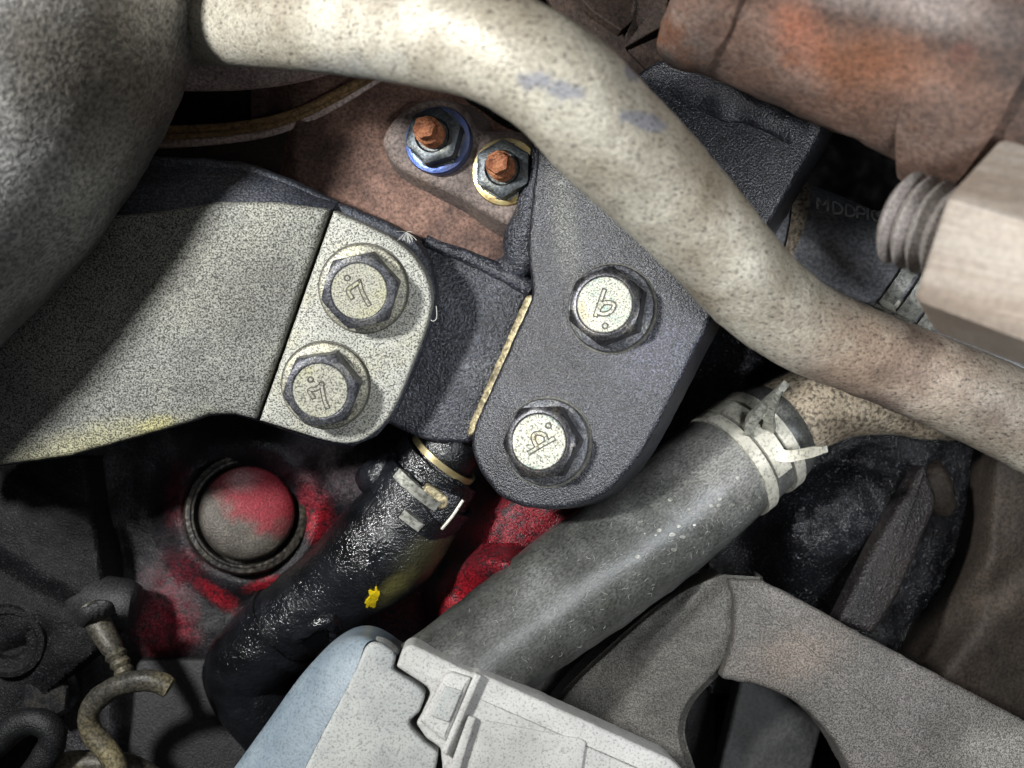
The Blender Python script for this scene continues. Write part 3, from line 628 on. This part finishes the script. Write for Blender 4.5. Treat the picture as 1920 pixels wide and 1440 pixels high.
# ================================================================== THREADED FITTING, RIGHT FOREGROUND
ax = (P(1900, 476, 78)-P(1655, 395, 62)).normalized()
c0 = P(1812, 448, 72)
uu = Vector((0, 0, 1)); uu = (uu-ax*uu.dot(ax)).normalized()
M = Matrix((uu, ax.cross(uu), ax)).transposed().to_4x4(); M.translation = c0
ft = thing('threaded_fitting', 'pale steel hex fitting with a threaded stub, out of focus at the right edge', 'fitting', None, M=M)
hr = RP(192, 72)*1000
def hx(r, k, a): return r*0.866/math.cos(((a+0.02) % (math.pi/3))-math.pi/6) if k not in (0,) else r
o = part('hex_body', lathe([(hr*0.6, 0), (hr*0.97, 0), (hr, 1.2), (hr, 40)], 72, hx), MT['fitting'], ft, smooth=25); o.data.transform(M)
tr = RP(92, 70)*1000; prof = [(tr*0.4, -15.6)]; z = -15.4
for k in range(5):
    prof += [(tr*0.79, z), (tr*0.985, z+1.35), (tr, z+1.6), (tr*0.985, z+1.85), (tr*0.79, z+3.15)]; z += 3.2
prof += [(tr*0.84, 2)]
part('thread', lathe(prof, 64), MT['thread'], ft, local=True, smooth=25)

# ================================================================== BLACK ELBOW HOSE WITH LETTERING
eh = thing('elbow_hose', 'short black rubber elbow hose with pale moulded letters along its edge', 'hose', P(1600, 480, -12))
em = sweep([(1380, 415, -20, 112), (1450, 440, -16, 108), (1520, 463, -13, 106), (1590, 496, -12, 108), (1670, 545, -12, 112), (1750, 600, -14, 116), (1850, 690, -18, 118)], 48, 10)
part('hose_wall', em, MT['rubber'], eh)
eb = bvh_of(em)
part('end_lip', sweep([(1452, 448, -14, 112), (1462, 450, -14, 116), (1474, 454, -14, 114)], 48, 4, caps=False), MT['tube_grey'], eh)
GL = {'Y': [[(0, 1), (.35, .5), (.7, 1)], [(.35, .5), (.35, 0)]], 'M': [[(0, 0), (0, 1), (.35, .45), (.7, 1), (.7, 0)]], 'D': [[(0, 0), (0, 1), (.45, .9), (.65, .5), (.45, .1), (0, 0)]],
      'P': [[(0, 0), (0, 1), (.5, .95), (.6, .7), (.5, .48), (0, .45)]], 'I': [[(.2, 0), (.2, 1)]], 'G': [[(.6, .8), (.35, 1), (.05, .75), (.05, .3), (.3, 0), (.6, .15), (.6, .45), (.35, .45)]]}
lm = MB(); x, y = 1500, 392
lay = [('Y', 1500, 384, 26), ('M', 1533, 392, 26), ('D', 1562, 400, 26), ('D', 1586, 405, 26), ('P', 1607, 409, 24), ('I', 1622, 411, 20), ('G', 1634, 413, 24)]
for chv, x, y, wd in lay:
    for st in GL[chv]:
        q = [on(eb, x+wd*a, y-20*b+0.22*wd*a, 0.1) for a, b in cr(st, 3)]
        q = [h[0] for h in q if h]
        if len(q) > 1: sweep([tuple(v)+(0.00034,) for v in q], 6, 1, mb=lm, world=True)
part('moulded_letters', lm, MT['letter'], eh)
def band(c, axis, r, w, th, a0, a1, mb, n=40, up=None, m=0):
    """flat strip bent round an axis (metres); angles measured from the camera side"""
    axis = axis.normalized(); u = Vector((0, 0, 1)); u = (u-axis*u.dot(axis)).normalized(); s = axis.cross(u)
    v = []; f = []
    for i in range(n+1):
        a = a0+(a1-a0)*i/n; d = u*math.cos(a)+s*math.sin(a)
        v += [c+d*r-axis*w/2, c+d*(r+th)-axis*w/2, c+d*(r+th)+axis*w/2, c+d*r+axis*w/2]
    for i in range(n):
        b = 4*i
        for k in range(4): f.append((b+k, b+(k+1) % 4, b+4+(k+1) % 4, b+4+k))
    f += [(0, 1, 2, 3), tuple(4*n+k for k in (3, 2, 1, 0))]
    mb.add(v, f, m); return mb
ec = thing('hose_clamp', 'grey spring clamp of narrow strips around the black elbow hose', 'clamp', P(1690, 545, 0))
eax = P(1750, 600, -13)-P(1610, 508, -12)
for k, (x, y) in enumerate(((1650, 532), (1716, 576))):
    part('band', band(P(x, y, -12), eax, RP(112, -12), 0.0038, 0.0009, -2.6, 2.6, MB()), MT['clamp_dark'], ec)
b0 = band(P(1684, 555, -12), eax, RP(113, -12), 0.0052, 0.0009, -2.0, 0.62, MB(), up=None); part('tongue', b0, MT['clamp_dark'], ec)
tm = MB()
for i, (x, y, z) in enumerate(((1680, 552, 5), (1668, 574, 4.5), (1664, 580, 6.0), (1677, 590, 9), (1694, 592, 11))): pass
q = cr([(1688, 548, 4.0), (1672, 566, 3.6), (1664, 574, 5.0), (1672, 584, 8.5), (1690, 592, 10.5)], 5)
ta, tb = [], []
for x, y, z in q:
    ta.append(P(x-15, y-9, z)); tb.append(P(x+15, y+7, z))
th = Vector((0, 0, 0.0009))
loft([[a, b, b-th, a-th] for a, b in zip(ta, tb)], tm)
part('ear', tm, MT['clamp'], ec)
mb = plate(dense([(1636, 402), (1690, 372), (1762, 296), (1782, 300), (1776, 370), (1700, 440)]), Plane(1700, 380, -4, (-0.1, 0.3, 1)), 2, 0.4)
tag(part('white_tab', mb, MT['white']), 'small white plastic tab behind the threaded stub', 'plastic tab')

# ================================================================== GREY COOLANT HOSE, CLAMP AND TUBE
hose = thing('coolant_hose', 'thick grey dusty rubber hose running up from the pale box to the spring clamp', 'hose', P(1180, 1030, -18))
hp = [(760, 1330, -2, 104), (850, 1268, -4, 104), (940, 1200, -8, 106), (1030, 1132, -12, 110), (1130, 1060, -16, 113), (1230, 985, -21, 112), (1320, 912, -25, 108), (1385, 862, -29, 102), (1420, 836, -31, 98), (1450, 812, -33, 97), (1466, 800, -34, 88)]
hm = sweep(hp, 56, 12); rough_verts(hm.v, 0.3, 120)
part('hose_wall', hm, MT['hose_grey'], hose, smooth=60)
hb = bvh_of(hm); lt = MB(); fk = MB(); n = 0
while n < 190:
    t = random.random()**0.8; x = 900+t*470; y = 1230-t*330; o_ = random.gauss(25, 38); x += o_*0.6; y += o_*0.8
    h = on(hb, x, y, 0.12)
    if not h: continue
    a = random.uniform(0, 6.28); L = random.uniform(3, 10); cv = random.uniform(-1.2, 1.2); q = []
    for k in range(4):
        g_ = on(hb, x+math.cos(a+cv*k/3)*L*k/3, y+math.sin(a+cv*k/3)*L*k/3, 0.12)
        if g_: q.append(g_[0])
    if len(q) == 4: sweep([tuple(v)+(0.000035,) for v in q], 4, 2, mb=lt, world=True); n += 1
part('lint_fibres', lt, MT['lint_dim'], hose, kind='stuff')
for k in range(26):
    t = random.random(); x = 1180+t*230+random.gauss(0, 30); y = 1010-t*120+random.gauss(20, 34); h = on(hb, x, y, 0.03)
    if h:
        r = random.uniform(1.5, 5)
        q = [on(hb, x+r*(1+0.4*random.random())*math.cos(a*0.9), y+r*math.sin(a*0.9)*0.8, 0.03) for a in range(7)]
        if all(q):
            top = [v[0]+v[1]*0.0002 for v in q]
            loft([[v[0]-v[1]*0.0003 for v in q], top], fk)
part('dirt_flakes', fk, MT['clamp_dark'], hose, kind='stuff')
tb_ = thing('metal_tube', 'short dusty metal tube bending out of the clamped end of the grey hose', 'tube', P(1560, 780, -10))
mb = sweep([(1400, 850, -31, 78), (1450, 808, -34, 80), (1500, 774, -35, 80), (1560, 752, -36, 75), (1620, 750, -37, 67), (1680, 764, -39, 54), (1740, 778, -41, 46), (1800, 782, -44, 44), (1880, 780, -48, 44)], 36, 9); rough_verts(mb.v, 0.35, 160)
part('tube_wall', mb, MT['tube_grey'], tb_, smooth=60)
sc = thing('spring_clamp', 'pale spring hose clamp with two upright ears on the grey hose end', 'clamp', P(1420, 830, 0))
cax = P(1466, 800, -34)-P(1350, 888, -27); cN = cax.normalized()
cc = P(1396, 852, -29.5); rr = RP(102, -29)
part('band', band(cc-cN*0.0048, cax, rr, 0.0036, 0.0011, -2.9, 2.4, MB(), 60), MT['clamp'], sc)
part('band', band(cc+cN*0.0062, cax, rr*0.975, 0.0036, 0.0011, -2.9, 2.4, MB(), 60), MT['clamp'], sc)
part('tongue', band(cc+cN*0.0006, cax, rr*0.99, 0.0052, 0.0012, -2.3, 0.52, MB(), 50), MT['clamp'], sc)
def strip(pa, pb, th, mb=None):
    pa = cr(pa, 5); pb = cr(pb, 5)
    A = [P(*q) for q in pa]; B = [P(*q) for q in pb]; N_ = len(A); rows = []
    for i in range(N_):
        t = A[min(i+1, N_-1)]-A[max(i-1, 0)]; w = B[i]-A[i]; nn = t.cross(w).normalized()*(th/1000)
        rows.append([A[i], B[i], B[i]+nn, A[i]+nn])
    return loft(rows, mb)
# upright ear (a bridge bent up from the bands) and the curled tongue end
part('ear', strip([(1398, 826, -15), (1397, 800, -11), (1414, 774, -6), (1438, 748, 0), (1460, 727, 6)], [(1414, 832, -15), (1416, 804, -11), (1430, 782, -6), (1450, 758, 0), (1470, 736, 6)], 3.0), MT['clamp_dark'], sc)
part('ear', strip([(1461, 728, 6), (1448, 748, 0), (1436, 772, -8), (1434, 790, -15)], [(1467, 732, 6), (1460, 756, 0), (1453, 778, -8), (1456, 800, -15)], 2.2), MT['clamp_dark'], sc)
part('tongue_end', strip([(1440, 812, -15), (1454, 832, -14.5), (1474, 844, -12.5), (1500, 842, -9), (1522, 838, -5), (1541, 838, -2)], [(1420, 832, -14), (1440, 856, -14), (1472, 867, -12.5), (1504, 862, -9), (1526, 857, -5), (1543, 850, -2)], 2.0), MT['clamp'], sc)

# ================================================================== OIL-SOAKED HOSE
oh = thing('oil_hose', 'black oil soaked rubber hose with a yellow paint mark, below the grey bracket', 'hose', P(680, 1050, -34))
op = [(600, 1430, -58, 72), (530, 1370, -54, 72), (478, 1308, -51, 74), (458, 1256, -48, 76), (496, 1210, -44, 78), (562, 1154, -40, 80), (640, 1092, -36, 86), (690, 1050, -33, 97), (736, 1008, -31, 101), (776, 956, -29, 92), (804, 918, -28, 83), (836, 876, -28, 72)]
om = sweep(op, 48, 12); rough_verts(om.v, 0.45, 90, 3); rough_verts(om.v, 0.15, 400, 1)
part('hose_wall', om, MT['oil_hose'], oh, smooth=60)
ob = bvh_of(om)
ym = MB(); ring = []
for a in range(30):
    q = a*math.pi/15; r = 1+0.55*noise.noise(Vector((2.2*math.cos(q), 2.2*math.sin(q), 1.3)))+0.25*noise.noise(Vector((6*math.cos(q), 6*math.sin(q), 4))); x = 700+11*r*math.cos(q)+5*math.sin(q)*-1; y = 1120+17*r*math.sin(q); ring.append(on(ob, x, y, 0.1))
if all(ring): loft([[v[0]-v[1]*0.0006 for v in ring], [v[0]+v[1]*0.0003 for v in ring]], ym); part('paint_mark', ym, MT['yellow'], oh)
mb = sweep([(556, 1200, -26, 10), (584, 1176, -21, 14), (612, 1166, -20, 16), (630, 1178, -23, 14), (626, 1196, -27, 10)], 16, 6); rough_verts(mb.v, 0.8, 260)
part('oil_clot', mb, MT['oil_hose'], oh)
mb = band(P(532, 1180, -42), P(600, 1124, -38)-P(496, 1210, -44), RP(80, -42), 0.0035, 0.0010, -2.4, 2.4, MB(), 40); rough_verts(mb.v, 0.3, 200)
part('moulded_rib', mb, MT['oil_hose'], oh)
nip = thing('oil_pipe_stub', 'black oily pipe stub with a brass coloured ring, entering the oily hose', 'pipe stub', P(840, 850, -20))
mb = sweep([(790, 905, -29, 74), (812, 880, -28, 72), (826, 862, -27, 64), (842, 842, -26, 60), (860, 820, -27, 56), (880, 796, -30, 50)], 32, 6); rough_verts(mb.v, 0.5, 240)
part('stub_body', mb, MT['oil_black'], nip)
nax = P(858, 822, -27)-P(790, 905, -29)
part('brass_ring', band(P(832, 858, -26.5), nax, RP(66, -27), 0.0018, 0.0008, -2.6, 2.6, MB(), 40), MT['washer_gold'], nip)
part('collar', band(P(816, 876, -27.5), nax, RP(75, -28), 0.0042, 0.0014, -2.8, 2.8, MB(), 40), MT['oil_black'], nip)
bc = thing('buckle_clamp', 'oily band clamp with a pale square buckle on the black hose', 'clamp', P(800, 930, -14))
part('band', band(P(788, 930, -28.3), nax, RP(89, -28), 0.0105, 0.0012, -2.8, 2.8, MB(), 48), MT['oil_black'], bc)
part('band_rim', band(P(800, 903, -27), nax, RP(93, -28), 0.0030, 0.0024, -0.5, 0.42, MB(), 30), MT['clamp_dark'], bc)
part('band_rim', band(P(776, 944, -28.5), nax, RP(96, -28), 0.0026, 0.0022, -0.05, 0.35, MB(), 30), MT['clamp_dark'], bc)
u = nax.normalized()
bp = Plane(822, 936, -12.5, (0.28, -0.16, 1))
part('buckle', plate(dense(rounded([(782, 930), (796, 906), (866, 932), (838, 992), (812, 972)], 5), 8), bp, 3, 0.5, off=-0.9, jit=0.2), MT['oil_black'], bc)
part('buckle_edge', sweep([(868, 938, -12.0, 3), (848, 968, -11.5, 3), (828, 992, -11.5, 3)], 8, 4), MT['clamp'], bc)
part('buckle_tongue', plate(dense(rounded([(792, 924), (803, 906), (842, 934), (838, 954), (824, 956)], 7), 8), bp, 2, 0.6, off=0.8, jit=0.2), MT['bare_edge'], bc)
mb = sweep([(690, 905, -30, 30), (715, 888, -26, 34), (745, 870, -28, 30)], 16, 6); rough_verts(mb.v, 0.8, 200)
part('clamp_screw', mb, MT['oil_black'], bc)

# ================================================================== PALE BOX, BOTTOM
bx = thing('pale_plastic_box', 'pale dusty plastic housing with a blue grey lid and a latch at the bottom edge', 'housing', P(800, 1340, 15))
PX = Plane(800, 1330, 20, (0.04, 0.10, 1))
lid_in = [(552, 1480), (604, 1376), (650, 1290), (672, 1244), (686, 1208), (708, 1202), (744, 1226), (736, 1256), (790, 1292), (797, 1306), (786, 1336), (768, 1352), (768, 1364), (796, 1394), (822, 1412), (812, 1470)]
lid_out = [(410, 1480), (500, 1356), (560, 1272), (608, 1220), (656, 1192), (700, 1194), (748, 1224)]
inner = dense(rounded([q+((18,) if 3 <= i <= 6 else (6,)) for i, q in enumerate(lid_in)], 6), 10)
part('lid_top', plate(inner, PX, 12, 1.0, jit=0.12), MT['box_lid'], bx)
ra = [PX.hit(x, y, -0.6) for x, y in cr(lid_in[:7], 6)]; rb = [PX.hit(x, y, -9) for x, y in cr(lid_out, 6)]
rm = [a.lerp(b, 0.55)+PX.n*0.0024 for a, b in zip(ra, rb)]; rm2 = [a.lerp(b, 0.88)+PX.n*0.0012 for a, b in zip(ra, rb)]; rc = [q-PX.n*0.02 for q in rb]
mb = loft([ra, rm, rm2, rb, rc], cap=False, closed=False)
part('lid_shoulder', mb, MT['box_blue'], bx, smooth=70)
body = [(742, 1250, 6), (756, 1214, 8), (772, 1208, 6), (884, 1262, 8), (900, 1262, 8), (1262, 1426, 14), (1330, 1500), (836, 1500), (826, 1404), (798, 1384, 8), (780, 1358, 8), (808, 1300, 8), (800, 1288, 8)]
part('body_shell', plate(dense(rounded(body, 6), 10), PX, 16, 1.2, off=-0.8, jit=0.12), MT['box_white'], bx)
part('latch', plate(dense(rounded([(840, 1258, 14), (884, 1272), (836, 1392, 6), (826, 1386, 6), (786, 1352, 8)], 6), 8), PX, 4, 1.0, off=1.6, jit=0.1), MT['box_white'], bx)
part('latch_face', plate(dense(rounded([(836, 1286), (868, 1296), (842, 1356), (806, 1342)], 6), 8), PX, 1.5, 0.5, off=2.3), MT['box_lid'], bx)
part('rib', plate(dense(rounded([(890, 1262), (904, 1268), (838, 1420), (828, 1410)], 4), 10), PX, 4, 0.7, off=1.8, jit=0.1), MT['box_white'], bx)
part('rib', plate(dense(rounded([(878, 1342), (894, 1346), (862, 1450), (840, 1450)], 5), 10), PX, 4, 0.7, off=1.2, jit=0.1), MT['box_white'], bx)
part('raised_panel', plate(dense(rounded([(906, 1350), (1100, 1388), (1088, 1470), (870, 1480)], 12), 10), PX, 2, 0.4, off=0.0, jit=0.1), MT['box_white'], bx)

# ================================================================== LOWER RIGHT CAST ARM
ca = thing('forked_casting', 'forked dusty grey cast arm with a pinkish worn face in the lower right', 'bracket', P(1550, 1250, -15))
PA = Plane(1560, 1250, -12, (0.02, 0.10, 1))
out = [(1366, 1086, 10), (1424, 1086, 16), (1480, 1112), (1620, 1190), (1800, 1286), (2060, 1424), (2060, 1700), (1680, 1600), (1600, 1450), (1560, 1378, 40), (1500, 1318, 40), (1430, 1286, 30), (1352, 1274, 10), (1374, 1210, 30), (1380, 1130, 30)]
part('arm_face', plate(dense(rounded(out, 20), 12), PA, 16, 1.8, jit=0.3, inset_lower=0.5), MT['arm_grey'], ca)
def zweb(x, y):
    # web that falls away to the lower left of the arm
    d = ((x-1330)*-0.66 + (y-1090)*0.75)
    z = -17 - 0.055*max(0, ((1340-x)*0.8 + (y-1100)*0.1)) + 0.8*fn(x, y, 90, 4)
    z += 2.2*math.exp(-(((x-1255)+(y-1170)*0.95)/26)**2)*ss(1290, 1180, y)
    return z
v = []; NX, NY = 60, 70; ed_l = cr([(1352, 1077), (1280, 1104), (1210, 1152), (1130, 1222), (1060, 1290), (1020, 1350), (1000, 1420), (990, 1540)], 10); ed_r = cr([(1430, 1082), (1430, 1130), (1410, 1200), (1352, 1262), (1300, 1318), (1284, 1372), (1300, 1430), (1340, 1540)], 10)
f = []
for j in range(len(ed_l)):
    for i in range(NX+1):
        t = i/NX; x = ed_l[j][0]*(1-t)+ed_r[j][0]*t; y = ed_l[j][1]*(1-t)+ed_r[j][1]*t
        z = zweb(x, y); e = min(t, 1-t); z -= 3.0*(1-ss(0, 0.06, e))
        v.append(P(x, y, z))
for j in range(len(ed_l)-1):
    for i in range(NX): a = j*(NX+1)+i; f.append((a, a+NX+1, a+NX+2, a+1))
mb = MB(); mb.add(v, f)
for side in (0, NX):
    L = [mb.v[j*(NX+1)+side] for j in range(len(ed_l))]; loft([L, [q-Vector((0, 0, 0.012)) for q in L]], mb, cap=False, closed=False)
part('web', mb, MT['web_grey'], ca, recalc=False)
PR = Plane(1215, 1335, -24.5, (-0.25, 0.02, 1))
part('web_rib', plate(dense(rounded([(1236, 1276), (1252, 1284), (1176, 1402), (1164, 1390)], 6), 10), PR, 6, 0.9, jit=0.2), MT['arm_grey'], ca)
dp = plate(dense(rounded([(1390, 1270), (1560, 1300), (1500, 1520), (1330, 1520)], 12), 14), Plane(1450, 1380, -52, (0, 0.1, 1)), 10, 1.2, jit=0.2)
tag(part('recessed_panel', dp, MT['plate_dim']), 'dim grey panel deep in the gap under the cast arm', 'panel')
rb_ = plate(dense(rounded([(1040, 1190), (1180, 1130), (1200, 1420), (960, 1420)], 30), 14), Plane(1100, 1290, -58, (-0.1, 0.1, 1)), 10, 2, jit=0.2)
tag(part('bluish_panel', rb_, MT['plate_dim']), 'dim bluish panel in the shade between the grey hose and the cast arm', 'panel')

# ================================================================== RIGHT SIDE: OILY CASTINGS, SHIELD
def zoil(x, y):
    z = -62 + 3*fn(x, y, 120, 8) + 1.2*fn(x, y, 34, 2)
    u = (x-1560)*0.8 + (y-980)*-0.6; w = (x-1560)*0.6+(y-980)*0.8
    z += bump(x, y, 1560, 980, 150, 90, 20, -0.55, 3)
    z -= 0.11*max(0, (x-1660)*0.85+(y-1000)*0.5)
    z -= 24*ss(1490, 1400, x)*ss(930, 1000, y)
    return z
ol = thing('oily_casting', 'black casting wet with glittering oil between the cast arm and the brown shield', 'casting', P(1560, 980, -50))
part('casting_body', field(1330, 1860, 800, 1300, 110, 100, zoil, skirt=-120), MT['oil_grit'], ol, recalc=False)
pq = plate(dense(rounded([(1735, 868, 10), (1762, 940, 20), (1690, 1110), (1640, 1190), (1572, 1166), (1650, 1010)], 10), 10), Plane(1660, 1030, -39, (0.12, 0.1, 1)), 8, 2.0)
part('angled_face', pq, MT['brown_grit'], ol)
bs = thing('brown_shield', 'large dull brown curved shield at the right edge below the pale pipe', 'shield', P(1880, 1050, -35))
edge_l = cr([(760, 1790), (860, 1782), (980, 1770), (1080, 1720), (1190, 1640), (1300, 1570), (1460, 1500), (1700, 1400)], 8)
def xl(y):
    for (a, p), (b, q) in zip(edge_l, edge_l[1:]):
        if a <= y <= b: return p+(q-p)*(y-a)/(b-a)
    return edge_l[-1][1]
def zshield(x, y):
    d = x-xl(y); w = 60+60*ss(950, 1200, y)
    z = -104+58*ss(-30, w*1.6, d) - 0.03*max(0, d-150) + 1.2*fn(x, y, 150, 3)
    z += ss(980, 1120, y)*(6*math.sin((d+0.25*y)/26.0)*math.exp(-(d-60)**2/14000.0))
    return z
part('shield_wall', field(1480, 2120, 760, 1640, 130, 130, zshield, skirt=-130), MT['shield_brown'], bs, smooth=60, recalc=False)
mb = sweep([(1752, 872, -66, 16), (1752, 894, -62, 26), (1756, 922, -62, 28), (1766, 952, -66, 22)], 22, 7); rough_verts(mb.v, 0.9, 180)
part('side_boss', mb, MT['shield_brown'], bs)
rg = thing('ribbed_casting', 'black ribbed oily casting in the shadow between the black plate and the pale pipe', 'casting', P(1380, 700, -60))
def zrib(x, y):
    w = (x-1350)*0.75+(y-700)*0.66
    z = -66 + 5*math.sin(w/17.0) + 4*fn(x, y, 90, 4) + 1.5*fn(x, y, 30, 5)
    z += bump(x, y, 1370, 620, 70, 55, 12) - bump(x, y, 1310, 700, 60, 40, 18)
    return z
part('ribbed_body', field(1160, 1620, 520, 960, 100, 100, zrib, skirt=-120), MT['oil_grit'], rg, recalc=False)
# ================================================================== LINT
lm = MB()
cpt = P(762, 436, -3)
for k in range(16):
    a = random.uniform(0, 6.28); L = random.uniform(8, 26); q = [(762+math.cos(a)*L*t+random.uniform(-1, 1), 436+math.sin(a)*L*t*0.8+6*t*t, 0.5+2*t) for t in (0, 0.35, 0.7, 1)]
    sweep([tuple(P(*p))+(0.00008,) for p in q], 4, 3, mb=lm, world=True)
tag(part('lint_tuft', lm, MT['lint']), 'tiny tuft of white lint caught on the top edge of the grey bracket', 'lint')
lm = sweep([tuple(P(*p))+(0.0001,) for p in [(818, 574, 2), (819, 588, 3), (818, 598, 3), (812, 602, 2.5), (808, 600, 2)]], 5, 4, world=True)
tag(part('white_hair', lm, MT['lint']), 'single short white hair on the side edge of the bolt pad', 'hair')
